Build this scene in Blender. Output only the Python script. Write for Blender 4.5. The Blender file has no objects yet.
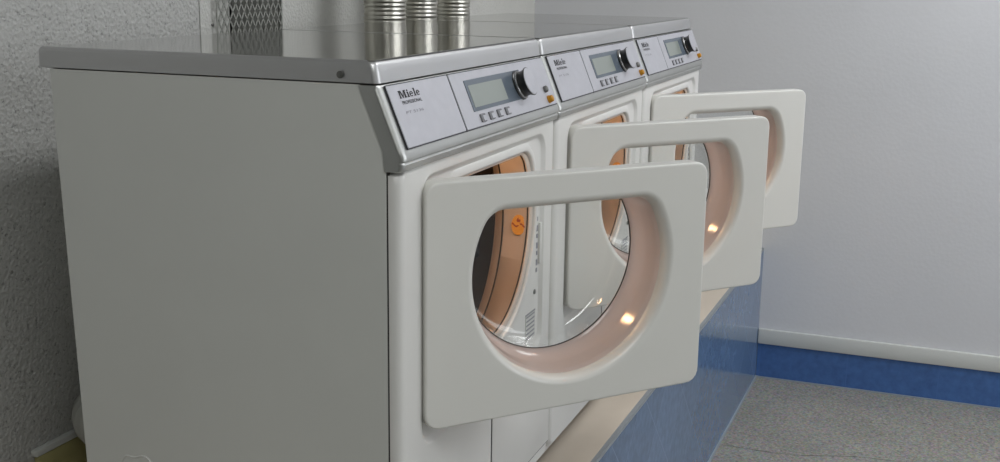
import bpy, bmesh, math, random
import numpy as np
from mathutils import Vector, Matrix
random.seed(4)
S = bpy.context.scene
COL = S.collection
PI = math.pi
ZO = 1.272                      # height of the lid underside above the floor

# ------------------------------------------------------------------ camera
CAM = dict(x=-1.229, y=-.628, z=.129, yaw=20.892, pitch=-12.513, roll=.782, f=1152.121)
cam = bpy.data.objects.new('camera', bpy.data.cameras.new('camera'))
COL.objects.link(cam)
_y, _p, _r = [math.radians(CAM[k]) for k in ('yaw', 'pitch', 'roll')]
F = Vector((math.cos(_y)*math.cos(_p), math.sin(_y)*math.cos(_p), math.sin(_p)))
R = Vector((math.sin(_y), -math.cos(_y), 0)); U = R.cross(F)
R2 = R*math.cos(_r) + U*math.sin(_r); U2 = -R*math.sin(_r) + U*math.cos(_r)
cam.matrix_world = Matrix(((R2.x, U2.x, -F.x, CAM['x']), (R2.y, U2.y, -F.y, CAM['y']),
                           (R2.z, U2.z, -F.z, CAM['z']+ZO), (0, 0, 0, 1)))
cam.data.sensor_fit = 'HORIZONTAL'; cam.data.sensor_width = 36
cam.data.lens = 36*CAM['f']/1000; cam.data.clip_start = .02
S.camera = cam

# ------------------------------------------------------------------ world, light, exposure
S.view_settings.view_transform = 'Standard'; S.view_settings.look = 'None'
S.view_settings.gamma = 1; S.view_settings.use_curve_mapping = False
S.view_settings.exposure = 0.12
w = bpy.data.worlds.new('world'); S.world = w; w.use_nodes = True
w.node_tree.nodes['Background'].inputs[0].default_value = (.80, .86, 1, 1)
w.node_tree.nodes['Background'].inputs[1].default_value = .3

def area(name, loc, target, sx, sy, power, colr):
    l = bpy.data.lights.new(name, 'AREA'); l.shape = 'RECTANGLE'; l.size = sx; l.size_y = sy
    l.energy = power; l.color = colr
    o = bpy.data.objects.new(name, l); COL.objects.link(o); o.location = loc
    o.rotation_euler = (Vector(target)-Vector(loc)).to_track_quat('-Z', 'Y').to_euler()
    return o
area('window_daylight', (1.2, -2.95, 1.75), (1.2, 0, 1.2), 2.2, 1.1, 21, (.93, .96, 1))
area('unseen_ceiling_light', (1.75, -1.2, 2.60), (1.75, -1.2, 0), 1.5, .5, 18, (.98, .98, 1))
area('unseen_ceiling_light', (-1.3, -1.2, 2.60), (-1.3, -1.2, 0), 1.5, .5, 18, (.99, 1, .985))  # unseen second lamp, added as fill for the near side panel

# ------------------------------------------------------------------ materials
def new_mat(name):
    m = bpy.data.materials.new(name); m.use_nodes = True
    return m, m.node_tree, m.node_tree.nodes['Principled BSDF']
def lin(h):
    h = h.lstrip('#'); v = [int(h[i:i+2], 16)/255 for i in (0, 2, 4)]
    return tuple(c/12.92 if c <= .04045 else ((c+.055)/1.055)**2.4 for c in v) + (1,)
def mat(name, hexc, rough=.5, metal=0, bump=0, bscale=200, var=0, vscale=8, spec=None, coat=0):
    m, t, b = new_mat(name); c = lin(hexc)
    b.inputs['Base Color'].default_value = c
    b.inputs['Roughness'].default_value = rough; b.inputs['Metallic'].default_value = metal
    if spec is not None: b.inputs['Specular IOR Level'].default_value = spec
    if coat: b.inputs['Coat Weight'].default_value = coat; b.inputs['Coat Roughness'].default_value = .05
    tc = t.nodes.new('ShaderNodeTexCoord')
    if bump:
        n = t.nodes.new('ShaderNodeTexNoise'); n.inputs['Scale'].default_value = bscale; n.inputs['Detail'].default_value = 3
        t.links.new(tc.outputs['Object'], n.inputs['Vector'])
        bp = t.nodes.new('ShaderNodeBump'); bp.inputs['Strength'].default_value = bump; bp.inputs['Distance'].default_value = .002
        t.links.new(n.outputs['Fac'], bp.inputs['Height']); t.links.new(bp.outputs['Normal'], b.inputs['Normal'])
    if var:
        n = t.nodes.new('ShaderNodeTexNoise'); n.inputs['Scale'].default_value = vscale; n.inputs['Detail'].default_value = 5
        t.links.new(tc.outputs['Object'], n.inputs['Vector'])
        r = t.nodes.new('ShaderNodeValToRGB')
        r.color_ramp.elements[0].position = .3; r.color_ramp.elements[1].position = .7
        r.color_ramp.elements[0].color = tuple(x*(1-var) for x in c[:3])+(1,)
        r.color_ramp.elements[1].color = tuple(min(1, x*(1+var)) for x in c[:3])+(1,)
        t.links.new(n.outputs['Fac'], r.inputs['Fac']); t.links.new(r.outputs['Color'], b.inputs['Base Color'])
    return m

M = {}
M['enamel'] = mat('white_enamel', '#d9d8d4', .38, bump=.02, bscale=500, var=.015)
M['door'] = mat('white_door_enamel', '#dad9d3', .30, bump=.02, bscale=500, var=.01)
M['side'] = mat('side_enamel', '#cecfca', .5, bump=.03, bscale=500, var=.015)
M['lid_side'] = mat('dull_lid_edge', '#c2c2c2', .42, .92)
M['fascia'] = mat('silver_grey_fascia', '#bcbdba', .38, .95, var=.03, vscale=20)
M['plate'] = mat('brushed_plate', '#bdbdc3', .42, .35, var=.03, vscale=60)
M['plate_edge'] = mat('plate_seam', '#3c3c40', .6)
M['dark'] = mat('black_plastic', '#1d1e1c', .28)
M['bezel'] = mat('display_bezel', '#5c6671', .25)
M['screen'] = mat('lcd_screen', '#8f9690', .2)
M['chrome'] = mat('chrome', '#b4b4b4', .25, 1)
M['button'] = mat('grey_button', '#77777a', .4)
M['yellow'] = mat('yellow_button', '#c48a18', .35)
M['ink'] = mat('black_ink', '#202024', .7)
M['ink_faint'] = mat('grey_ink', '#85858c', .7)
M['rubber'] = mat('dark_rubber', '#34322f', .5)
M['tunnel'] = mat('beige_tunnel_enamel', '#ccbcae', .42, var=.04, vscale=12)
M['drum'] = mat('drum_steel', '#3a3634', .5, .5)
M['funnel'] = mat('pinkish_clear_plastic', '#e8dbd6', .10, coat=.35)
M['funnel'].node_tree.nodes['Principled BSDF'].inputs['Coat Roughness'].default_value = .14
_t = M['funnel'].node_tree; _tl = _t.nodes.new('ShaderNodeBsdfTranslucent'); _tl.inputs[0].default_value = lin('#eedfd7')
_mx = _t.nodes.new('ShaderNodeMixShader'); _mx.inputs[0].default_value = .5
_t.links.new(_t.nodes['Principled BSDF'].outputs[0], _mx.inputs[1]); _t.links.new(_tl.outputs[0], _mx.inputs[2]); _t.links.new(_mx.outputs[0], _t.nodes['Material Output'].inputs[0])
M['sticker'] = mat('orange_sticker', '#e09a2c', .5)
M['sticker_red'] = mat('red_brown_ink', '#9a3a10', .6)
M['label'] = mat('grey_label', '#c4c4c0', .6)
M['duct'] = mat('aluminium_foil', '#c8c6bd', .30, 1, bump=.5, bscale=60, var=.12, vscale=40)
M['mesh'] = mat('pale_expanded_metal', '#a3a49e', .5, .2)
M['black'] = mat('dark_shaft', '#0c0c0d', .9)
M['hose'] = mat('white_hose', '#b9bab4', .5)
M['white_wire'] = mat('white_cable_sleeve', '#c9c9c4', .4)
M['zinc'] = mat('zinc_screw', '#7c7c78', .35, .9)
M['ledge'] = mat('white_plaster_ledge', '#d2d4d0', .6, bump=.2, bscale=90, var=.02)
M['kerbtop'] = mat('beige_kerb_render', '#d2c6b6', .5, bump=.1, bscale=60, var=.05, vscale=6)
M['olive'] = mat('olive_tile', '#b3ac78', .3, var=.1, vscale=12)
M['edge'] = mat('grey_edge_strip', '#8e9499', .45)
M['grout'] = mat('grey_grout', '#9099a0', .7)
M['ceiling'] = mat('ceiling_paint', '#d6d6d4', .8, bump=.1)
M['lampcase'] = mat('lamp_case', '#e2e2e0', .5)
M['bulbglow'] = None

# polished lid
def lid_mat():
    m, t, b = new_mat('polished_steel_lid')
    b.inputs['Base Color'].default_value = lin('#a2a19d'); b.inputs['Metallic'].default_value = 1
    b.inputs['Roughness'].default_value = .075
    tc = t.nodes.new('ShaderNodeTexCoord'); mp = t.nodes.new('ShaderNodeMapping'); mp.inputs['Scale'].default_value = (6, 500, 6)
    n = t.nodes.new('ShaderNodeTexNoise'); n.inputs['Scale'].default_value = 3
    t.links.new(tc.outputs['Object'], mp.inputs[0]); t.links.new(mp.outputs[0], n.inputs['Vector'])
    bp = t.nodes.new('ShaderNodeBump'); bp.inputs['Strength'].default_value = .012; bp.inputs['Distance'].default_value = .0004
    t.links.new(n.outputs['Fac'], bp.inputs['Height']); t.links.new(bp.outputs['Normal'], b.inputs['Normal'])
    return m
M['lid'] = lid_mat()

def glass_mat():
    # clear glass skin: straight transmission plus Fresnel reflection, the same from either side
    m, t, b = new_mat('porthole_glass'); t.nodes.remove(b); out = t.nodes['Material Output']
    geo = t.nodes.new('ShaderNodeNewGeometry'); mr = t.nodes.new('ShaderNodeMapRange')
    mr.inputs['To Min'].default_value = 1.5; mr.inputs['To Max'].default_value = 1/1.5
    t.links.new(geo.outputs['Backfacing'], mr.inputs['Value'])
    fr = t.nodes.new('ShaderNodeFresnel'); t.links.new(mr.outputs[0], fr.inputs['IOR'])
    tr = t.nodes.new('ShaderNodeBsdfTransparent'); tr.inputs[0].default_value = (.97, .975, .97, 1)
    gl = t.nodes.new('ShaderNodeBsdfGlossy'); gl.inputs['Roughness'].default_value = .03
    mx = t.nodes.new('ShaderNodeMixShader')
    t.links.new(fr.outputs[0], mx.inputs[0]); t.links.new(tr.outputs[0], mx.inputs[1]); t.links.new(gl.outputs[0], mx.inputs[2])
    t.links.new(mx.outputs[0], out.inputs[0])
    return m
M['glass'] = glass_mat()

def emis(name, c, s):
    m, t, b = new_mat(name); b.inputs['Base Color'].default_value = c
    b.inputs['Emission Color'].default_value = c; b.inputs['Emission Strength'].default_value = s
    return m
M['bulb'] = emis('warm_bulb', (1, .52, .22, 1), 60)
M['tube'] = emis('lamp_diffuser', (.95, .98, 1, 1), 2.5)

def wall_mat(name, hexc, coarse, strength, pit, var=.05):
    m, t, b = new_mat(name); b.inputs['Roughness'].default_value = .75
    c = lin(hexc); L = t.links.new
    geo = t.nodes.new('ShaderNodeNewGeometry')
    n1 = t.nodes.new('ShaderNodeTexNoise'); n1.inputs['Scale'].default_value = coarse; n1.inputs['Detail'].default_value = 6; n1.inputs['Roughness'].default_value = .65
    n2 = t.nodes.new('ShaderNodeTexVoronoi'); n2.inputs['Scale'].default_value = coarse*.9
    n3 = t.nodes.new('ShaderNodeTexNoise'); n3.inputs['Scale'].default_value = 3.5; n3.inputs['Detail'].default_value = 4
    for n in (n1, n2, n3): L(geo.outputs['Position'], n.inputs['Vector'])
    r = t.nodes.new('ShaderNodeValToRGB'); r.color_ramp.elements[0].position = .3; r.color_ramp.elements[1].position = .7
    r.color_ramp.elements[0].color = tuple(x*(1-var) for x in c[:3])+(1,); r.color_ramp.elements[1].color = tuple(min(1, x*(1+var)) for x in c[:3])+(1,)
    L(n3.outputs['Fac'], r.inputs['Fac'])
    # scattered dark pits
    pr = t.nodes.new('ShaderNodeValToRGB'); pr.color_ramp.elements[0].position = .32; pr.color_ramp.elements[1].position = .44
    pr.color_ramp.elements[0].color = (1-pit, 1-pit, 1-pit, 1); pr.color_ramp.elements[1].color = (1, 1, 1, 1)
    L(n1.outputs['Fac'], pr.inputs['Fac'])
    mx = t.nodes.new('ShaderNodeMix'); mx.data_type = 'RGBA'; mx.blend_type = 'MULTIPLY'; mx.inputs[0].default_value = 1
    L(r.outputs['Color'], mx.inputs[6]); L(pr.outputs['Color'], mx.inputs[7]); L(mx.outputs[2], b.inputs['Base Color'])
    ad = t.nodes.new('ShaderNodeMath'); ad.operation = 'ADD'
    L(n1.outputs['Fac'], ad.inputs[0]); L(n2.outputs['Distance'], ad.inputs[1])
    bp = t.nodes.new('ShaderNodeBump'); bp.inputs['Strength'].default_value = strength; bp.inputs['Distance'].default_value = .006
    L(ad.outputs[0], bp.inputs['Height']); L(bp.outputs['Normal'], b.inputs['Normal'])
    return m
M['rough_wall'] = wall_mat('rough_plaster_wall', '#c2c2bf', 150, .5, .5)
M['mid_wall'] = wall_mat('stippled_wall', '#cfcfca', 150, .35, .12, .03)
M['end_wall'] = wall_mat('painted_wall', '#d4d5d8', 90, .05, .015, .015)

M['dim_wall'] = wall_mat('darkened_unseen_wall', '#7a7b78', 90, .05, .015, .015)  # unseen left wall, darkened so lid edge and side panel pick up less light

def tile_mat(name, hexc, diag, sp, c1, c2, grout='#6c84ab', rough=.12, gw=.006):
    """glossy tiles, joints on the lines a=c1+k*sp and b=c2+k*sp"""
    m, t, b = new_mat(name); L = t.links.new; c = lin(hexc)
    geo = t.nodes.new('ShaderNodeNewGeometry'); sx = t.nodes.new('ShaderNodeSeparateXYZ'); L(geo.outputs['Position'], sx.inputs[0])
    def mth(op, a, bb=None):
        n = t.nodes.new('ShaderNodeMath'); n.operation = op
        for i, v in enumerate((a, bb)):
            if v is None: continue
            if isinstance(v, (int, float)): n.inputs[i].default_value = v
            else: L(v, n.inputs[i])
        return n.outputs[0]
    if diag: A = mth('ADD', sx.outputs[0], sx.outputs[2]); B = mth('SUBTRACT', sx.outputs[0], sx.outputs[2])
    else: A = mth('ADD', sx.outputs[1], 0.0); B = mth('ADD', sx.outputs[2], 0.0)
    A = mth('DIVIDE', mth('SUBTRACT', A, c1), sp); B = mth('DIVIDE', mth('SUBTRACT', B, c2), sp)
    ga = mth('ABSOLUTE', mth('SUBTRACT', mth('FRACT', mth('ADD', A, 50.5)), .5)); gb = mth('ABSOLUTE', mth('SUBTRACT', mth('FRACT', mth('ADD', B, 50.5)), .5))
    g = mth('LESS_THAN', mth('MINIMUM', ga, gb), gw/sp)
    cb = t.nodes.new('ShaderNodeCombineXYZ'); L(mth('FLOOR', A), cb.inputs[0]); L(mth('FLOOR', B), cb.inputs[1])
    wn = t.nodes.new('ShaderNodeTexWhiteNoise'); L(cb.outputs[0], wn.inputs['Vector'])
    n = t.nodes.new('ShaderNodeTexNoise'); n.inputs['Scale'].default_value = 45; n.inputs['Detail'].default_value = 4; L(geo.outputs['Position'], n.inputs['Vector'])
    f = mth('ADD', mth('MULTIPLY', wn.outputs['Value'], .25), mth('MULTIPLY', n.outputs['Fac'], .9))
    r = t.nodes.new('ShaderNodeValToRGB'); r.color_ramp.elements[0].position = .25; r.color_ramp.elements[1].position = .9
    r.color_ramp.elements[0].color = tuple(x*.78 for x in c[:3])+(1,); r.color_ramp.elements[1].color = tuple(min(1, x*1.25) for x in c[:3])+(1,)
    L(f, r.inputs['Fac'])
    mx = t.nodes.new('ShaderNodeMix'); mx.data_type = 'RGBA'; L(g, mx.inputs[0]); L(r.outputs['Color'], mx.inputs[6]); mx.inputs[7].default_value = lin(grout)
    L(mx.outputs[2], b.inputs['Base Color'])
    b.inputs['Roughness'].default_value = rough
    n2 = t.nodes.new('ShaderNodeTexNoise'); n2.inputs['Scale'].default_value = 25; L(geo.outputs['Position'], n2.inputs['Vector'])
    bp = t.nodes.new('ShaderNodeBump'); bp.inputs['Strength'].default_value = .06; bp.inputs['Distance'].default_value = .002
    L(n2.outputs['Fac'], bp.inputs['Height']); L(bp.outputs['Normal'], b.inputs['Normal'])
    return m
M['kerb_tile'] = tile_mat('blue_diagonal_tiles', '#5f7797', True, .276, .935+ZO, 3.03-ZO, '#7189ab', .14, .0018)
M['base_tile'] = tile_mat('blue_skirting_tiles', '#42669e', False, .30, -.40, .5, '#476ba6', .25, .0015)

def floor_mat():
    m, t, b = new_mat('speckled_concrete_floor'); L = t.links.new; b.inputs['Roughness'].default_value = .55
    geo = t.nodes.new('ShaderNodeNewGeometry')
    n = t.nodes.new('ShaderNodeTexNoise'); n.inputs['Scale'].default_value = 110; n.inputs['Detail'].default_value = 5; n.inputs['Roughness'].default_value = .7
    v = t.nodes.new('ShaderNodeTexVoronoi'); v.inputs['Scale'].default_value = 150
    n3 = t.nodes.new('ShaderNodeTexNoise'); n3.inputs['Scale'].default_value = 5; n3.inputs['Detail'].default_value = 3
    for q in (n, v, n3): L(geo.outputs['Position'], q.inputs['Vector'])
    r = t.nodes.new('ShaderNodeValToRGB'); e = r.color_ramp.elements
    e[0].position = .30; e[0].color = lin('#56534a'); e[1].position = .70; e[1].color = lin('#aaa694')
    q = e.new(.5); q.color = lin('#88846f')
    L(n.outputs['Fac'], r.inputs['Fac'])
    mx = t.nodes.new('ShaderNodeMix'); mx.data_type = 'RGBA'; mx.blend_type = 'MIX'; mx.inputs[0].default_value = .22
    L(r.outputs['Color'], mx.inputs[6]); L(v.outputs['Color'], mx.inputs[7])
    hs = t.nodes.new('ShaderNodeHueSaturation'); hs.inputs['Saturation'].default_value = .55; L(mx.outputs[2], hs.inputs['Color'])
    mm = t.nodes.new('ShaderNodeMix'); mm.data_type = 'RGBA'; mm.blend_type = 'MULTIPLY'; mm.inputs[0].default_value = .35
    L(hs.outputs['Color'], mm.inputs[6]); L(n3.outputs['Fac'], mm.inputs[7])
    L(mm.outputs[2], b.inputs['Base Color'])
    bp = t.nodes.new('ShaderNodeBump'); bp.inputs['Strength'].default_value = .25; bp.inputs['Distance'].default_value = .002
    L(n.outputs['Fac'], bp.inputs['Height']); L(bp.outputs['Normal'], b.inputs['Normal'])
    return m
M['floor'] = floor_mat()

# ------------------------------------------------------------------ helpers
def link(name, bm, m, parent=None, loc=None, ang=35, bevel=0, seg=3, wn=False):
    bmesh.ops.recalc_face_normals(bm, faces=bm.faces)
    a = math.radians(ang)
    for f in bm.faces: f.smooth = True
    for e in bm.edges:
        if len(e.link_faces) == 2: e.smooth = e.calc_face_angle(0) < a
    me = bpy.data.meshes.new(name); bm.to_mesh(me); bm.free()
    me.materials.append(m) if not isinstance(m, (list, tuple)) else [me.materials.append(x) for x in m]
    o = bpy.data.objects.new(name, me); COL.objects.link(o)
    if loc is not None: o.location = loc
    if parent is not None: o.parent = parent
    if bevel:
        b = o.modifiers.new('bevel', 'BEVEL'); b.width = bevel; b.segments = seg; b.limit_method = 'ANGLE'; b.angle_limit = math.radians(40)
    if wn: o.modifiers.new('weighted_normal', 'WEIGHTED_NORMAL').keep_sharp = True
    return o
def structure(o): o['kind'] = 'structure'; return o
def thing(o, label, cat, group=None):
    o['label'] = label; o['category'] = cat
    if group: o['group'] = group
    return o
def box(bm, x0, x1, y0, y1, z0, z1, bev=0, seg=2, mi=0):
    r = bmesh.ops.create_cube(bm, size=1); vs = r['verts']
    for v in vs: v.co = Vector(((x0+x1)/2+v.co.x*(x1-x0), (y0+y1)/2+v.co.y*(y1-y0), (z0+z1)/2+v.co.z*(z1-z0)))
    if bev:
        es = {e for v in vs for e in v.link_edges}
        bmesh.ops.bevel(bm, geom=list(es), offset=bev, segments=seg, affect='EDGES', profile=.5)
def boxbm(*a, **k):
    bm = bmesh.new(); box(bm, *a, **k); return bm
def loft(bm, rings, close=False, cap0=False, cap1=False, cyclic=True):
    V = [[bm.verts.new(p) for p in r] for r in rings]
    n = len(V[0]); K = len(V)
    for i in range(K if close else K-1):
        a, b = V[i], V[(i+1) % K]
        for j in range(n if cyclic else n-1):
            k = (j+1) % n
            bm.faces.new((a[j], a[k], b[k], b[j]))
    if cap0: bm.faces.new(V[0])
    if cap1: bm.faces.new(V[-1])
    return V
def rrect(x0, x1, z0, z1, r, n=12):
    P = []
    for cx, cz, a0 in ((x1-r, z1-r, 0), (x0+r, z1-r, 90), (x0+r, z0+r, 180), (x1-r, z0+r, 270)):
        for i in range(n+1):
            a = math.radians(a0+90*i/n); P.append((cx+r*math.cos(a), cz+r*math.sin(a)))
    return P
def dshape(cx, cz, Rr, top, rc, n=96):
    """circle clipped by a flat top, the corners rounded with radius rc"""
    h = top-cz-rc                       # corner circle centre height over cz
    dx = math.sqrt(max((Rr-rc)**2-h*h, 0))
    a = math.atan2(h, dx)
    P = []
    for i in range(n+1):                # round part, from right junction clockwise to the left one
        t = a-(PI+2*a)*i/n; P.append((cx+Rr*math.cos(t), cz+Rr*math.sin(t)))
    for i in range(1, 13):
        t = (PI-a)-(PI-a-PI/2)*i/12; P.append((cx-dx+rc*math.cos(t), cz+h+rc*math.sin(t)))
    for i in range(0, 12):
        t = PI/2-(PI/2-a)*i/12; P.append((cx+dx+rc*math.cos(t), cz+h+rc*math.sin(t)))
    return P
NS = 240
def radial(P, c, off=0, n=NS):
    """resample a closed outline at n equal angles about c; off grows it"""
    P = np.array(P); Q = np.r_[P, P[:1]]
    D = [Q[0]]
    for i in range(len(Q)-1):
        m = max(2, int(np.linalg.norm(Q[i+1]-Q[i])/.002)+1)
        for k in range(1, m+1): D.append(Q[i]+(Q[i+1]-Q[i])*k/m)
    D = np.array(D)[:-1]-np.array(c)
    a = np.arctan2(D[:, 1], D[:, 0]); r = np.hypot(D[:, 0], D[:, 1])
    o = np.argsort(a); a = a[o]; r = r[o]
    a3 = np.r_[a-2*PI, a, a+2*PI]; r3 = np.r_[r, r, r]
    t = np.linspace(-PI, PI, n, endpoint=False)
    rr = np.interp(t, a3, r3)
    X = np.c_[np.cos(t)*rr, np.sin(t)*rr]
    if off:
        T = np.roll(X, -1, 0)-np.roll(X, 1, 0); T /= np.linalg.norm(T, axis=1)[:, None]+1e-9
        X = X+np.c_[T[:, 1], -T[:, 0]]*off
    return X+np.array(c)
def ring3(X, y): return [(float(a), y, float(b)) for a, b in X]
def lathe(bm, prof, origin, axis, seg=32, cap=True):
    """prof: (radius, height along axis)"""
    ax = Vector(axis).normalized(); a = ax.orthogonal().normalized(); b = ax.cross(a); o = Vector(origin)
    rings = [[o+ax*h+(a*math.cos(2*PI*i/seg)+b*math.sin(2*PI*i/seg))*max(r, 1e-5) for i in range(seg)] for r, h in prof]
    loft(bm, rings, cap0=cap, cap1=cap)
def tube(bm, pts, rad, seg=12, caps=True):
    pts = [Vector(p) for p in pts]; rings = []
    up = None
    for i, p in enumerate(pts):
        d = (pts[min(i+1, len(pts)-1)]-pts[max(i-1, 0)]).normalized()
        if up is None: up = d.orthogonal().normalized()
        up = (up-d*up.dot(d)).normalized(); s = d.cross(up)
        r = rad[i] if isinstance(rad, (list, tuple)) else rad
        rings.append([p+(up*math.cos(2*PI*k/seg)+s*math.sin(2*PI*k/seg))*r for k in range(seg)])
    loft(bm, rings, cap0=caps, cap1=caps)
def spline(P, n=12):
    P = [Vector(p) for p in P]; P = [P[0]*2-P[1]]+P+[P[-1]*2-P[-2]]; out = []
    for i in range(1, len(P)-2):
        a, b, c, d = P[i-1:i+3]
        for k in range(n):
            t = k/n; out.append(.5*((2*b)+(c-a)*t+(2*a-5*b+4*c-d)*t*t+(3*b-a-3*c+d)*t**3))
    out.append(P[-2]); return out

# ------------------------------------------------------------------ setting
E = 2.792; YW = .783; XL = -2.3; YF = -3.1; CH = 2.68; KT = -.794+ZO; KX0 = -.35
def ky(x): return -.062-(x-1.0)*.0148
KY = ky(E)
def plinth(o, z0, z1, back=None):
    bm = bmesh.new(); y2 = [YW, YW] if back is None else [ky(E)+back, ky(KX0)+back]
    P = [(KX0, ky(KX0)-o), (E, ky(E)-o), (E, y2[0]), (KX0, y2[1])]
    loft(bm, [[(x, y, z) for x, y in P] for z in (z0, z1)], cap0=True, cap1=True); return bm
structure(link('floor', boxbm(XL-.1, E+.1, YF-.1, YW+.1, -.1, 0), M['floor']))
structure(link('ceiling', boxbm(XL-.1, E+.1, YF-.1, YW+.1, CH, CH+.1), M['ceiling']))
structure(link('wall_end', boxbm(E, E+.12, YF-.1, YW+.1, 0, CH), M['end_wall']))
structure(link('wall_left', boxbm(XL-.12, XL, YF-.1, YW+.1, 0, CH), M['dim_wall']))
structure(link('wall_front', boxbm(XL, E, YF-.12, YF, 0, CH), M['end_wall']))
# back wall: rough part left of the joint, smoother part to the right with a shaft opening behind the mesh
JX = .755
structure(link('wall_back', boxbm(XL, JX-.002, YW, YW+.12, 0, CH), M['rough_wall']))
bm = bmesh.new()
VX0, VX1, VZ0, VZ1 = .860, 1.047, 1.20, 1.75
box(bm, JX+.002, VX0, YW, YW+.12, 0, CH); box(bm, VX1, E, YW, YW+.12, 0, CH)
box(bm, VX0, VX1, YW, YW+.12, 0, VZ0); box(bm, VX0, VX1, YW, YW+.12, VZ1, CH)
structure(link('wall_back_right', bm, M['mid_wall']))
structure(link('trim_1', boxbm(JX-.002, JX+.002, YW+.006, YW+.1, 0, CH), M['ink_faint']))
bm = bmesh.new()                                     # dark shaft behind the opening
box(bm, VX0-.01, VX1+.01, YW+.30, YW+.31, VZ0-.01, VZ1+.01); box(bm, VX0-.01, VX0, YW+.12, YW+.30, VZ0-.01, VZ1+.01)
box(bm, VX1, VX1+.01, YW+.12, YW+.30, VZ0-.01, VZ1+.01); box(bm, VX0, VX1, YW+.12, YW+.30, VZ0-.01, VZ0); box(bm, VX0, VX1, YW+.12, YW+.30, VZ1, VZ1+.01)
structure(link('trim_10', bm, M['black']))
# end wall foot: white plaster band over a blue tiled skirting
structure(link('trim_2', boxbm(E-.014, E, YF, KY-.001, -1.143+ZO, -1.088+ZO, bev=.004), M['ledge']))
structure(link('baseboard_end', boxbm(E-.004, E, YF, KY-.001, 0, -1.143+ZO), M['base_tile']))
structure(link('trim_3', boxbm(E-.008, E-.004, YF, KY-.006, 0, .005), M['grout']))
# tiled plinth the machines stand on
structure(link('trim_7', plinth(0, 0, KT-.009), M['kerb_tile']))
structure(link('trim_8', plinth(-.008, KT-.009, KT), M['kerbtop']))
structure(link('trim_9', plinth(.0012, KT-.009, KT-.0005, back=.008), M['edge']))
structure(link('trim_4', plinth(.006, 0, .006, back=0), M['grout']))
bm = bmesh.new(); box(bm, .222, E, YW-.012, YW, KT, -.693+ZO, bev=.002)
structure(link('baseboard_back', bm, M['olive']))
structure(link('trim_5', boxbm(.215, E, YW-.0135, YW, -.692+ZO, -.680+ZO, bev=.002), M['ledge']))

# floor crack
bm = bmesh.new()
pts = [(2.12, -.09), (2.118, -.2), (2.123, -.29), (2.15, -.38), (2.184, -.48), (2.20, -.62)]
sp = spline([(a, b, 0) for a, b in pts if b < -.07], 6); V = []
for i, p in enumerate(sp):
    wd = .0006+.0012*random.random(); V.append([(p.x-wd, p.y, .0006), (p.x+wd, p.y, .0006)])
for i in range(len(V)-1):
    a = [bm.verts.new(v) for v in (V[i][0], V[i][1], V[i+1][1], V[i+1][0])]; bm.faces.new(a)
structure(link('trim_6', bm, M['rubber']))

# ceiling lamps, out of frame: one lights the room, the near one is added fill
for lx, lab in ((1.75, 'long white ceiling lamp above the floor in front of the dryers'), (-1.3, 'long white fill lamp added unseen on the ceiling in the near half of the room')):
    cl = bpy.data.objects.new('unseen_ceiling_lamp', None); COL.objects.link(cl); cl.location = (lx, -1.2, CH)
    thing(cl, lab, 'lamp')
    link('lamp_housing', boxbm(-.8, .8, -.3, .3, -.045, 0, bev=.006), M['lampcase'], cl)
    link('lamp_diffuser', boxbm(-.76, .76, -.27, .27, -.06, -.045, bev=.004), M['tube'], cl)

# ------------------------------------------------------------------ dryer
O = Vector((.3, .25, -.794))
def part(name, bm, m, parent, **k):
    bmesh.ops.translate(bm, vec=-O, verts=bm.verts); return link(name, bm, m, parent, **k)

SLN = Vector((0, -.924, .381)).normalized(); SLT = Vector((0, -.381, -.924)).normalized()
def fs(x, t, off=0):               # point on the sloping fascia
    return Vector((x, 0, 0))+SLT*t+SLN*off
def slab(bm, outline, off0, off1, bev=.0):
    a = [fs(x, t, off0) for x, t in outline]; b = [fs(x, t, off1) for x, t in outline]
    if bev:
        cx = sum(x for x, t in outline)/len(outline); ct = sum(t for x, t in outline)/len(outline)
        top = [fs(x-bev*(1 if x > cx else -1), t-bev*(1 if t > ct else -1), off1) for x, t in outline]
        b0 = [fs(x, t, off1-bev) for x, t in outline]
        loft(bm, [a, b0, top], cap0=True, cap1=True)
    else: loft(bm, [a, b], cap0=True, cap1=True)
def rr2(x0, x1, t0, t1, r, n=5): return rrect(x0, x1, t0, t1, r, n)

def text_bm(s, size, bold=0):
    cu = bpy.data.curves.new('t', 'FONT'); cu.body = s; cu.size = size; cu.offset = bold; cu.extrude = 0
    cu.align_x = 'LEFT'
    o = bpy.data.objects.new('t', cu); COL.objects.link(o)
    bpy.context.view_layer.update()
    me = bpy.data.meshes.new_from_object(o.evaluated_get(bpy.context.evaluated_depsgraph_get()))
    bpy.data.objects.remove(o); bm = bmesh.new(); bm.from_mesh(me); bpy.data.meshes.remove(me)
    return bm
def place_text(bm, x0, width, tbase, off):
    xs = [v.co.x for v in bm.verts]; a, b = min(xs), max(xs); k = width/(b-a)
    for v in bm.verts: v.co = fs(x0+(v.co.x-a)*k, tbase-v.co.y, off)
    return bm

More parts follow.
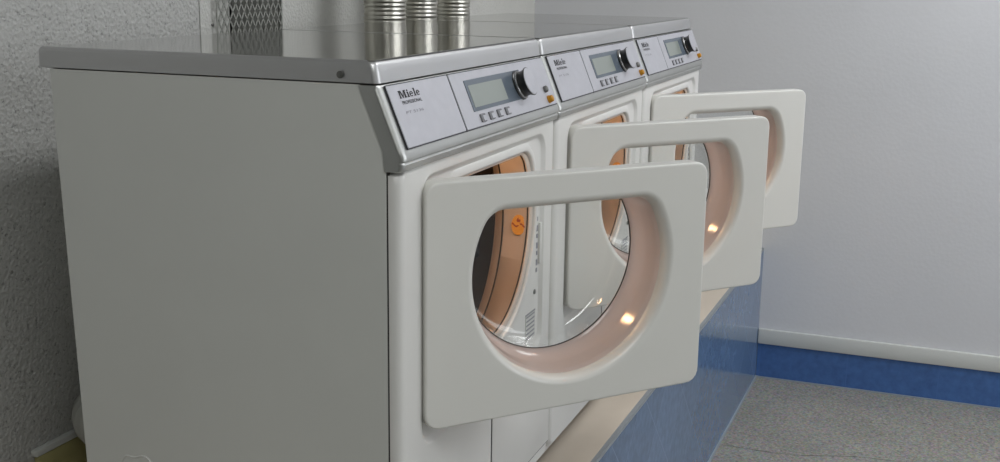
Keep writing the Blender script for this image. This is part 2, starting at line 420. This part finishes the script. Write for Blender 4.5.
def logo_bm():
    """Miele in bold slab serif letters, drawn flat; unit = cap height"""
    bm = bmesh.new()
    def q(x0, y0, x1, y1): bm.faces.new([bm.verts.new((x, y, 0)) for x, y in ((x0, y0), (x1, y0), (x1, y1), (x0, y1))])
    def poly(P): bm.faces.new([bm.verts.new((x, y, 0)) for x, y in P])
    s = .11
    # M
    q(.08, 0, .30, 1); q(.98, 0, 1.26, 1); q(0, 0, .40, s); q(.86, 0, 1.38, s); q(0, 1-s, .34, 1); q(.98, 1-s, 1.38, 1)
    poly([(.26, 1), (.50, 1), (.76, .16), (.60, .0)]); poly([(.60, 0), (.72, .0), (1.06, 1), (.94, 1)])
    def i_l(x, h, dot):
        q(x+.10, 0, x+.34, h); q(x, 0, x+.44, s); q(x, h-s, x+.12, h)
        if dot: poly([(x+.22+.14*math.cos(a*PI/6), .88+.13*math.sin(a*PI/6)) for a in range(12)])
    def e(x):
        cx, cy, ro, n = x+.32, .34, .36, 26
        for i in range(n):
            t0 = math.radians(-42-(318*i/n)); t1 = math.radians(-42-(318*(i+1)/n))
            def pt(t, k):
                th = .10+.12*abs(math.cos(t)) if math.cos(t) < .2 else .09+.10*abs(math.cos(t))
                r = ro if k else ro-th
                return (cx+r*math.cos(t)*.92, cy+r*math.sin(t))
            poly([pt(t0, 1), pt(t1, 1), pt(t1, 0), pt(t0, 0)])
        q(x+.16, .31, x+.60, .41)
    i_l(1.46, .70, True); e(1.96); i_l(2.72, 1.05, False); e(3.22)
    return bm

OPC = (.335, -.30)                 # centre the front outlines are sampled about
def dshape2(cx, cz, Rr, top, rc, rl):     # sharper corner on the left
    A, B = dshape(cx, cz, Rr, top, rc), dshape(cx, cz, Rr, top, rl)
    return [a if a[0] >= cx else b for a, b in zip(A, B)]
OPEN = dshape2(.333, -.242, .180, -.142, .045, .018)

def build_dryer():
    root = bpy.data.objects.new('tumble_dryer', None); COL.objects.link(root)
    # --- body: shell of side panels, back, bottom
    prof = [(.49, -.001), (.026, -.001), (-.006, -.080), (-.009, -.104), (-.009, -.700), (.045, -.700), (.045, -.775), (.466, -.775)]
    for nm, xa, xb in (('side_panel', .003, .006), ('side_panel', .594, .597)):
        bm = bmesh.new(); loft(bm, [[(xa, y, z) for y, z in prof], [(xb, y, z) for y, z in prof]], cap0=True, cap1=True)
        part(nm, bm, M['side'], root)
    bm = bmesh.new(); loft(bm, [[(x, .486, -.001), (x, .49, -.001), (x, .466, -.775), (x, .462, -.775)] for x in (.006, .594)], cap0=True, cap1=True); part('back_panel', bm, M['side'], root)
    bm = bmesh.new(); box(bm, .012, .588, .047, .460, -.789, -.760); part('base', bm, M['enamel'], root)
    bm = bmesh.new(); box(bm, .014, .586, .052, .455, -.794, -.788); part('base_seal', bm, M['rubber'], root)
    bm = bmesh.new(); box(bm, .006, .594, .043, .047, -.789, -.702); part('kick_plate', bm, M['enamel'], root)
    # --- lid
    bm = bmesh.new()
    def lring(ins, z, sb=0):
        return [(x, y, z) for x, y in rrect(.0030+ins, .5970-ins, ins+sb, .512-ins, .009, 6)]
    loft(bm, [lring(.003, 0), lring(0, .001), lring(0, .014, .002), lring(0, .022, .004), lring(.0015, .0262, .005), lring(.0045, .028, .006), lring(.0065, .028, .006)], cap0=True, cap1=True)
    bm.normal_update(); bmesh.ops.recalc_face_normals(bm, faces=bm.faces)
    for f in bm.faces: f.material_index = 0 if f.normal.z > .9 else 1
    lid = part('lid', bm, [M['lid'], M['lid_side']], root, ang=50, wn=True)
    bm = bmesh.new()
    lathe(bm, [(.0045, 0), (.0045, .0012), (.003, .0020)], (.0015, .050, .010), (-1, 0, 0), 16); part('screw', bm, M['zinc'], lid)
    lid.children[0].location = (0, 0, 0)
    # --- fascia: profile swept along x with rounded ends
    pf = [(.026, -.0015), (.003, -.0015), (-.001, -.006), (-.0312, -.079), (-.0345, -.085), (-.0345, -.091), (-.0325, -.0925), (-.0325, -.094), (-.0335, -.0955), (-.0325, -.102), (-.029, -.1045), (-.008, -.1045), (-.006, -.080)]
    bm = bmesh.new(); rings = []
    xs = [(.0015, 1.0), (.0025, .55), (.0045, .27), (.0075, .08), (.0110, 0)]
    xs = xs+[(.6-x, k) for x, k in reversed(xs)]
    for x, k in xs: rings.append([(x, y+(.0070*k if y < .0 and i not in (11, 12) else 0), z) for i, (y, z) in enumerate(pf)])
    loft(bm, rings, cap0=True, cap1=True)
    fas = part('fascia', bm, M['fascia'], root, ang=40, wn=True)
    # plates
    bm = bmesh.new(); slab(bm, rr2(.0163, .1993, .0025, .0845, .002), -.001, .0008); part('plate_seam', bm, M['plate_edge'], fas)
    bm = bmesh.new(); slab(bm, rr2(.2010, .5885, .0025, .0845, .002), -.001, .0006); part('plate_seam', bm, M['plate_edge'], fas)
    bm = bmesh.new(); slab(bm, rr2(.0170, .1980, .0040, .0830, .0015), .0002, .0018); lp = part('logo_plate', bm, M['plate'], root, bevel=.0004, seg=1)
    bm = bmesh.new(); slab(bm, rr2(.2025, .5870, .0040, .0830, .0015), .0002, .0018); cp = part('control_plate', bm, M['plate'], root, bevel=.0004, seg=1)
    part('lettering', place_text(logo_bm_scaled(), .041, .059, .0222, .0021), M['ink'], lp)
    part('lettering', place_text(text_bm('PROFESSIONAL', .0062, .00006), .0435, .056, .0300, .0021), M['ink'], lp)
    part('lettering', place_text(text_bm('PT 5136', .0052), .0440, .050, .0425, .0021), M['ink_faint'], lp)
    # display
    bm = bmesh.new(); slab(bm, rr2(.2440, .4640, .0160, .0615, .0015), .0012, .0026); bz = part('display', bm, M['bezel'], root)
    bm = bmesh.new(); slab(bm, rr2(.2520, .3810, .0240, .0560, .001), .0020, .0030); part('screen', bm, M['screen'], bz)
    # knob
    c = fs(.446, .0400, .0018); bm = bmesh.new()
    lathe(bm, [(.0235, 0), (.0235, .002), (.0215, .003), (.0205, .0065), (.0195, .010), (.0205, .015), (.0225, .0185), (.0225, .0192)], c, SLN, 48)
    kn = part('control_knob', bm, M['dark'], root, ang=30)
    bm = bmesh.new(); lathe(bm, [(.0210, .0030), (.0218, .0034), (.0216, .0052), (.0206, .0060)], c, SLN, 48, cap=False); part('chrome_ring', bm, M['chrome'], kn)
    bm = bmesh.new(); lathe(bm, [(.0212, .0192), (.0212, .0200), (.0195, .0203), (.004, .0200)], c, SLN, 48); part('knob_cap', bm, M['plate'], kn)
    # buttons
    for x in (.266, .2985, .3305, .363):
        bm = bmesh.new(); slab(bm, rr2(x-.0085, x+.0085, .0665, .0785, .0015), .001, .0042, bev=0); bt = part('push_button', bm, M['button'], root, bevel=.0008, seg=2)
        bm = bmesh.new(); slab(bm, rr2(x-.004, x+.0075, .0695, .0770, .001), .0040, .0050); part('button_face', bm, M['plate'], bt)
    bm = bmesh.new(); lathe(bm, [(.0055, 0), (.0055, .004), (.004, .0055), (.001, .006)], fs(.550, .0560, .0018), SLN, 24); part('optical_port', bm, M['zinc'], root)
    bm = bmesh.new(); lathe(bm, [(.0066, 0), (.0066, .002)], fs(.5530, .0735, .0018), SLN, 28); yb = part('emergency_button', bm, M['yellow'], root)
    bm = bmesh.new(); lathe(bm, [(.0056, .001), (.0056, .0062), (.0050, .0075), (.0038, .0084), (.001, .0088)], fs(.5530, .0735, .0018), SLN, 28); part('button_cap', bm, M['yellow'], yb)
    # --- front panel with recess and opening
    FY, RY = -.028, -.0215
    outer = rrect(.0045, .5955, -.698, -.1045, .006, 4)
    rec = rrect(.068, .546, -.484, -.1215, .030, 10)
    bm = bmesh.new()
    o0 = radial(outer, OPC, 0)
    def inset(off): return radial(rrect(.0045+off, .5955-off, -.698+min(off, .006), -.1045, .003, 4), OPC, 0)
    rings = [ring3(o0, -.0114), ring3(o0, -.0150), ring3(inset(.0012), -.0195), ring3(inset(.0035), -.0235), ring3(inset(.0075), -.0265), ring3(inset(.014), FY),
             ring3(radial(rec, OPC, .004), FY), ring3(radial(rec, OPC, .001), FY+.0008), ring3(radial(rec, OPC, -.003), RY-.001), ring3(radial(rec, OPC, -.007), RY),
             ring3(radial(OPEN, OPC, .014), RY), ring3(radial(OPEN, OPC, .0125), RY-.0025), ring3(radial(OPEN, OPC, .004), RY-.0035), ring3(radial(OPEN, OPC, .001), RY-.002), ring3(radial(OPEN, OPC, 0), RY+.002), ring3(radial(OPEN, OPC, 0), -.010)]
    # order of offsets: outline normals point outward
    loft(bm, rings)
    fp = part('front_panel', bm, M['enamel'], root, ang=60, wn=True)
    bm = bmesh.new(); box(bm, .3165, .5935, FY-.0004, FY+.002, -.676, -.500); part('flap_seam', bm, M['plate_edge'], fp)
    bm = bmesh.new(); box(bm, .3185, .5925, FY-.0016, FY+.002, -.674, -.502, bev=.001); part('service_flap', bm, M['enamel'], root)
    for xa in (.0050, .5940):
        bm = bmesh.new(); box(bm, xa, xa+.001, -.0128, -.008, -.699, -.106); part('panel_seam', bm, M['rubber'], fp)
    # details in the recess
    bm = bmesh.new(); lathe(bm, [(.0042, 0), (.0042, .0016), (.0025, .0024)], (.4905, RY, -.1440), (0, -1, 0), 16); part('screw', bm, M['zinc'], fp)
    bm = bmesh.new(); lathe(bm, [(.0042, 0), (.0042, .0016), (.0025, .0024)], (.523, RY, -.385), (0, -1, 0), 16); part('screw', bm, M['zinc'], fp)
    bm = bmesh.new()
    for k in range(7): 
        z = -.262-.0145*k; box(bm, .5285, .5345, RY-.0006, RY, z-.004-.003*(k % 2), z+.003)
    part('fine_print', bm, M['ink_faint'], fp)
    bm = bmesh.new(); box(bm, .482, .528, RY-.0008, RY, -.462, -.415); lb = part('rating_label', bm, M['label'], fp)
    bm = bmesh.new()
    for k in range(6): box(bm, .485, .525, RY-.0011, RY-.0008, -.458+.0072*k, -.4555+.0072*k)
    box(bm, .482, .528, RY-.0011, RY-.0008, -.4175, -.4150)
    part('fine_print', bm, M['ink_faint'], fp)
    bm = bmesh.new(); box(bm, .538, .5455, RY-.004, RY, -.34, -.27, bev=.001); part('door_latch', bm, M['enamel'], fp)
    # --- tunnel ring behind the opening
    R1 = dshape2(.332, -.244, .166, -.1435, .045, .014)
    Rr1 = radial(R1, OPC); Rc = radial(dshape(.335, -.258, .177, -.118, .05), OPC)
    bm = bmesh.new()
    loft(bm, [ring3(radial(OPEN, OPC, -.0005), -.010), ring3(radial(OPEN, OPC, -.0005), -.019), ring3(radial(OPEN, OPC, -.003), -.0205), ring3(radial(R1, OPC, .003), -.0205), ring3(Rr1, -.0195),
              ring3(Rr1, -.0175)], cyclic=True)
    tn = part('door_seal', bm, M['tunnel'], root, ang=40)
    bm = bmesh.new()
    loft(bm, [ring3(Rr1, -.0175), ring3(radial(R1, OPC, .001), -.016), ring3(radial(R1, OPC, .001), -.0145)]); part('seal_groove', bm, M['rubber'], tn)
    bm = bmesh.new()
    loft(bm, [ring3(radial(R1, OPC, .0005), -.0145), ring3(Rc, .030), ring3(radial(dshape(.335, -.258, .178, -.117, .05), OPC), .0305)])
    tun = part('tunnel', bm, M['tunnel'], root, ang=40)
    bm = bmesh.new(); q = dshape(.335, -.258, .178, -.117, .05)
    loft(bm, [ring3(radial(q, OPC), .031), ring3(radial(q, OPC, .002), .032), ring3(radial(q, OPC, .002), .035)]); part('seal_groove', bm, M['rubber'], tun)
    bm = bmesh.new(); q2 = dshape(.335, -.258, .178, -.117, .05); q3 = dshape(.333, -.253, .196, -.095, .07)
    loft(bm, [ring3(radial(q2, OPC, .001), .034), ring3(radial(q3, OPC), .050), ring3(radial(q3, OPC, .004), .0515), ring3(radial(q3, OPC, .006), .054)])
    part('drum_collar', bm, M['tunnel'], root, ang=40)
    # drum
    dc = (.30, -.300); bm = bmesh.new(); cc = [(dc[0]+.262*math.cos(t), dc[1]+.262*math.sin(t)) for t in np.linspace(0, 2*PI, 120, endpoint=False)]
    def cr(k): return [(dc[0]+(x-dc[0])*k, dc[1]+(z-dc[1])*k) for x, z in cc]
    loft(bm, [ring3(radial(q3, OPC, .008), .054), ring3(radial(cr(1), OPC), .062), ring3(radial(cr(1), OPC), .43), ring3(radial(cr(.95), OPC), .455), ring3(radial(cr(.1), OPC), .455)], cap1=True)
    dr = part('drum', bm, M['drum'], root, ang=40)
    for k in range(3):            # lifting ribs
        a = PI/2+.5+k*2*PI/3; bm = bmesh.new()
        for y0 in (0,):
            r0, r1 = .262, .205; t = .10
            P = [(dc[0]+r0*math.cos(a-t*1.6), dc[1]+r0*math.sin(a-t*1.6)), (dc[0]+r1*math.cos(a-t*.5), dc[1]+r1*math.sin(a-t*.5)), (dc[0]+r1*math.cos(a+t*.5), dc[1]+r1*math.sin(a+t*.5)), (dc[0]+r0*math.cos(a+t*1.6), dc[1]+r0*math.sin(a+t*1.6))]
            loft(bm, [[(x, .09, z) for x, z in P], [(x, .44, z) for x, z in P]], cap0=True, cap1=True)
        part('drum_rib', bm, M['drum'], dr, bevel=.006)
    # drum bulb: small warm lamp high on the left of the collar, the light the dryer itself gives
    bm = bmesh.new(); bp = LAMP
    bmesh.ops.create_uvsphere(bm, u_segments=20, v_segments=12, radius=.011); bmesh.ops.scale(bm, vec=(1, 1.3, 1), verts=bm.verts); bmesh.ops.translate(bm, vec=bp, verts=bm.verts)
    lb = part('drum_bulb', bm, M['bulb'], root)
    bm = bmesh.new(); lathe(bm, [(.008, 0), (.012, .002), (.012, .016)], (bp[0], bp[1]+.010, bp[2]), (0, 1, 0), 20); part('bulb_socket', bm, M['chrome'], lb)
    # sticker on the tunnel: orange disc with a dark wave and flame
    def tp(u, v, off):      # u along depth (towards the drum), v up, about the sticker centre
        R_ = .1665-off; z = -.268+v; ang = math.asin((z+.242)/R_); return Vector((.335+R_*math.cos(ang), -.001+u, z))
    def sheet(name, poly, m, off, par):
        bm = bmesh.new(); bm.faces.new([bm.verts.new(tp(u, v, off)) for u, v in poly]); return part(name, bm, m, par)
    st = sheet('warning_sticker', [(.0125*math.cos(a), .0165*math.sin(a)) for a in np.linspace(0, 2*PI, 36, endpoint=False)], M['sticker'], .0012, tun)
    up = [(u, .001+.0022*math.sin(-u*420)) for u in np.linspace(-.0115, .0115, 15)]
    sheet('wave_mark', up+[(u, v-.003) for u, v in reversed(up)], M['sticker_red'], .0018, st)
    sheet('flame_mark', [(-.003, .0045), (.003, .0045), (.004, .0075), (.001, .0125), (.0003, .009), (-.003, .009)], M['sticker_red'], .0018, st)
    # --- door
    build_door(root)
    return root

def logo_bm_scaled():
    bm = logo_bm(); k = .0098
    for v in bm.verts: v.co *= k
    return bm

LAMP = (.304, .034, -.1305)
TH = math.radians(-40.817); HX, HY = .061, -.035; DW = .444; ZT, ZB = -.126, -.457
def build_door(root):
    c = (.2245, -.29)
    out = rrect(0, DW, ZB, ZT, .020, 8)
    inn = dshape(.2250, -.261, .1605, -.164, .040)
    gl = dshape(.2220, -.2535, .1385, -.1655, .035)
    bm = bmesh.new()
    T = .026
    rings = [ring3(radial(out, c, -.0), T), ring3(radial(out, c), .0028), ring3(radial(out, c, -.0005), .0012), ring3(radial(out, c, -.0016), .0003), ring3(radial(out, c, -.0030), 0), ring3(radial(out, c, -.0050), 0), ring3(radial(inn, c, .0050), 0),
             ring3(radial(inn, c, .0035), 0), ring3(radial(inn, c, .0005), .0006), ring3(radial(inn, c, -.003), .0032), ring3(radial(inn, c, -.0060), .008), ring3(radial(inn, c, -.0075), .014),
             ring3(radial(inn, c, -.0075), .018), ring3(radial(inn, c, .004), .018), ring3(radial(inn, c, .006), T)]
    loft(bm, rings, close=True)
    d = link('door', bm, M['door'], root, ang=50, wn=True)
    d.location = (HX-O.x, HY-O.y, -O.z); d.rotation_euler = (0, 0, TH)
    # funnel between lip and glass
    bm = bmesh.new()
    a = radial(inn, c, -.0082); b = radial(gl, c)
    def mix(k, off=0): return a*(1-k)+b*k
    loft(bm, [ring3(a, .0165), ring3(mix(.15), .022), ring3(mix(.1685), .024), ring3(mix(.335), .042), ring3(mix(.3535), .044), ring3(mix(.73), .064), ring3(b, .0675), ring3(b, .070), ring3(radial(gl, c, .006), .070), ring3(radial(gl, c, .008), .062), ring3(radial(inn, c, -.002), .030), ring3(radial(inn, c, .012), T+.002), ring3(radial(inn, c, .012), T)])
    link('door_funnel', bm, M['funnel'], d, ang=50)
    bm = bmesh.new()
    loft(bm, [ring3(radial(gl, c, -.0002), .0662), ring3(radial(gl, c, -.0011), .0668), ring3(radial(gl, c, -.0011), .0680), ring3(radial(gl, c, .001), .0690)])
    link('glass_gasket', bm, M['rubber'], d)
    # glass bowl, a solid 3.5 mm shell
    bm = bmesh.new(); gc = np.array([.222, -.2535-.0])
    g0 = radial(gl, c)
    def sc(k): return [(float(gc[0]+(x-gc[0])*k), float(-.262+(z+.262)*k)) for x, z in g0]
    RG = .1385
    pr = [(.1376, .0685), (.1374, .076), (.1366, .086), (.1345, .094), (.130, .0995), (.122, .1030), (.108, .1050), (.08, .1062), (.04, .1068), (.002, .1070)]
    inn_ = []
    for n_, (a_, b_) in enumerate(pr):
        p0 = pr[max(n_-1, 0)]; p1 = pr[min(n_+1, len(pr)-1)]; tx, ty = p1[0]-p0[0], p1[1]-p0[1]; L_ = math.hypot(tx, ty)
        inn_.append((max(a_-ty/L_*.0028, .0015), b_+tx/L_*.0028))
    o_ = [ring3(sc(a_/RG), b_) for a_, b_ in pr]
    i_ = [ring3(sc(a_/RG), b_) for a_, b_ in inn_]
    bm2 = bmesh.new()
    loft(bm2, o_, cap1=True); loft(bm2, i_, cap1=True)
    # rim between the skins
    loft(bm2, [o_[0], i_[0]])
    bmesh.ops.remove_doubles(bm2, verts=bm2.verts, dist=1e-6)
    bm.free()
    link('door_glass', bm2, M['glass'], d, ang=60)
    # hinge blocks on the left back edge
    for z in (-.20, -.385):
        bm = bmesh.new(); box(bm, .004, .030, T, T+.012, z-.022, z+.022, bev=.003); h = link('hinge', bm, M['zinc'], d)
    # catch on the free edge
    bm = bmesh.new(); box(bm, DW-.022, DW-.008, T, T+.016, -.31, -.28, bev=.003); link('door_catch', bm, M['zinc'], d)
    return d

def copy_tree(o, parent=None):
    c = o.copy(); COL.objects.link(c); c.parent = parent
    for ch in list(o.children): copy_tree(ch, c)
    return c
dryer = build_dryer()
dryer.location = (O.x, O.y, O.z+ZO)
thing(dryer, 'white tumble dryer nearest the camera, its large side panel and open door in full view', 'tumble dryer', 'row of open tumble dryers')
labels = ['white tumble dryer in the middle of the row, its open door partly overlapped',
          'white tumble dryer at the far end of the row, next to the bare end wall']
for i, lab in enumerate(labels):
    d = copy_tree(dryer); d.location.x = O.x+.6*(i+1); d['label'] = lab
    if i == 0: [ch for ch in d.children if ch.name.startswith('door.')][0].location.x += .006

# warm lamp light inside each drum opening (the drum bulb)
for i in range(3):
    l = bpy.data.lights.new('drum_lamp_light', 'POINT'); l.energy = .9; l.color = (1, .60, .33); l.shadow_soft_size = .014
    o = bpy.data.objects.new('drum_lamp_light', l); COL.objects.link(o); o.location = (LAMP[0]+.6*i, LAMP[1]-.018, LAMP[2]+ZO)

# ------------------------------------------------------------------ ducts behind the machines
def duct(x, y, r, z0, label):
    bm = bmesh.new(); n = 220; H = CH-z0-.002; seg = 36; rings = []
    for i in range(n*4+1):
        z = z0+H*i/(n*4); rr = r+.0013*math.cos(PI*i/2)+.0008*math.sin(i*.37)+.0006*math.sin(i*.113)
        rings.append([(x+rr*math.cos(2*PI*k/seg)+.003*math.sin(z*5+x*9), y+rr*math.sin(2*PI*k/seg)+.003*math.cos(z*6), z) for k in range(seg)])
    loft(bm, rings, cap0=True, cap1=True)
    return thing(link('flexible_duct', bm, M['duct'], ang=80), label, 'duct', 'aluminium ducts behind the dryers')
duct(1.290, .635, .050, KT, 'nearest and leftmost ribbed aluminium flexible duct rising behind the dryers')
duct(1.485, .640, .048, KT, 'middle ribbed aluminium flexible duct behind the dryers, between the other two')
duct(1.708, .640, .047, KT, 'farthest and rightmost ribbed aluminium flexible duct behind the dryers')

# ------------------------------------------------------------------ expanded-metal vent
vr = bpy.data.objects.new('vent_grille', None); COL.objects.link(vr); vr.location = (.925, YW, 1.20)
thing(vr, 'pale expanded metal vent grille on the back wall above the nearest dryer', 'vent grille')
x0, x1, z0, z1 = -.125, .125, 0, .55
cw, ch_ = .0104, .034; bm = bmesh.new(); ncol = int((x1-x0)/cw)
def seg_box(bm, a, b, wd, th):
    a = Vector(a); b = Vector(b); d = (b-a).normalized(); n = Vector((0, 1, 0)); s = d.cross(n)
    loft(bm, [[p+s*wd-n*th, p+s*wd+n*th, p-s*wd+n*th, p-s*wd-n*th] for p in (a, b)], cap0=True, cap1=True)
for k in range(ncol+1):
    x = x0+k*(x1-x0)/ncol; sg = 1 if k % 2 else -1; j = 0; z = z0
    while z < z1-1e-6:
        xa = x+sg*cw*.5*(1 if j % 2 else -1); xb = x+sg*cw*.5*(-1 if j % 2 else 1)
        xa = min(max(xa, x0), x1); xb = min(max(xb, x0), x1)
        seg_box(bm, (xa, -.010, z), (xb, -.010, min(z+ch_/2, z1)), .0016, .0008); z += ch_/2; j += 1
link('expanded_mesh', bm, M['mesh'], vr)
bm = bmesh.new(); box(bm, x1-.001, x1+.001, -.011, 0, z0, z1); box(bm, x0-.001, x0+.001, -.011, -.009, z0, z1); box(bm, x0, x1, -.012, 0, z0-.003, z0+.001); box(bm, x0, x1, -.012, 0, z1-.001, z1+.003)
link('grille_frame', bm, M['mesh'], vr)
bm = bmesh.new(); lathe(bm, [(.0035, 0), (.0035, .002), (.002, .003)], (.797, YW, .022+ZO), (0, -1, 0), 14)
thing(link('wall_screw', bm, M['zinc']), 'small grey screw head in the back wall left of the vent grille', 'screw')

# ------------------------------------------------------------------ hose behind the nearest dryer, cable loop
pts = spline([(.44, .565, -.632+ZO), (.345, .570, -.637+ZO), (.278, .605, -.632+ZO), (.275, .670, -.632+ZO), (.33, .715, -.632+ZO), (.45, .720, -.632+ZO)], 16)
bm = bmesh.new(); tube(bm, pts, [.046+.0035*math.cos(i*1.7) for i in range(len(pts))], 24)
thing(link('flexible_hose', bm, M['hose'], ang=80), 'white ribbed hose bulging out behind the nearest dryer at lower left', 'hose')
bm = bmesh.new(); tube(bm, spline([(-.03, .46, KT+.003), (-.03, .435, KT+.08), (-.028, .39, -.546+ZO), (-.026, .365, -.525+ZO), (-.026, .330, -.540+ZO), (-.03, .27, KT+.09), (-.03, .24, KT+.003)], 12), .0016, 10)
thing(link('cable', bm, M['white_wire']), 'thin white cable looping up against the side of the nearest dryer', 'cable')
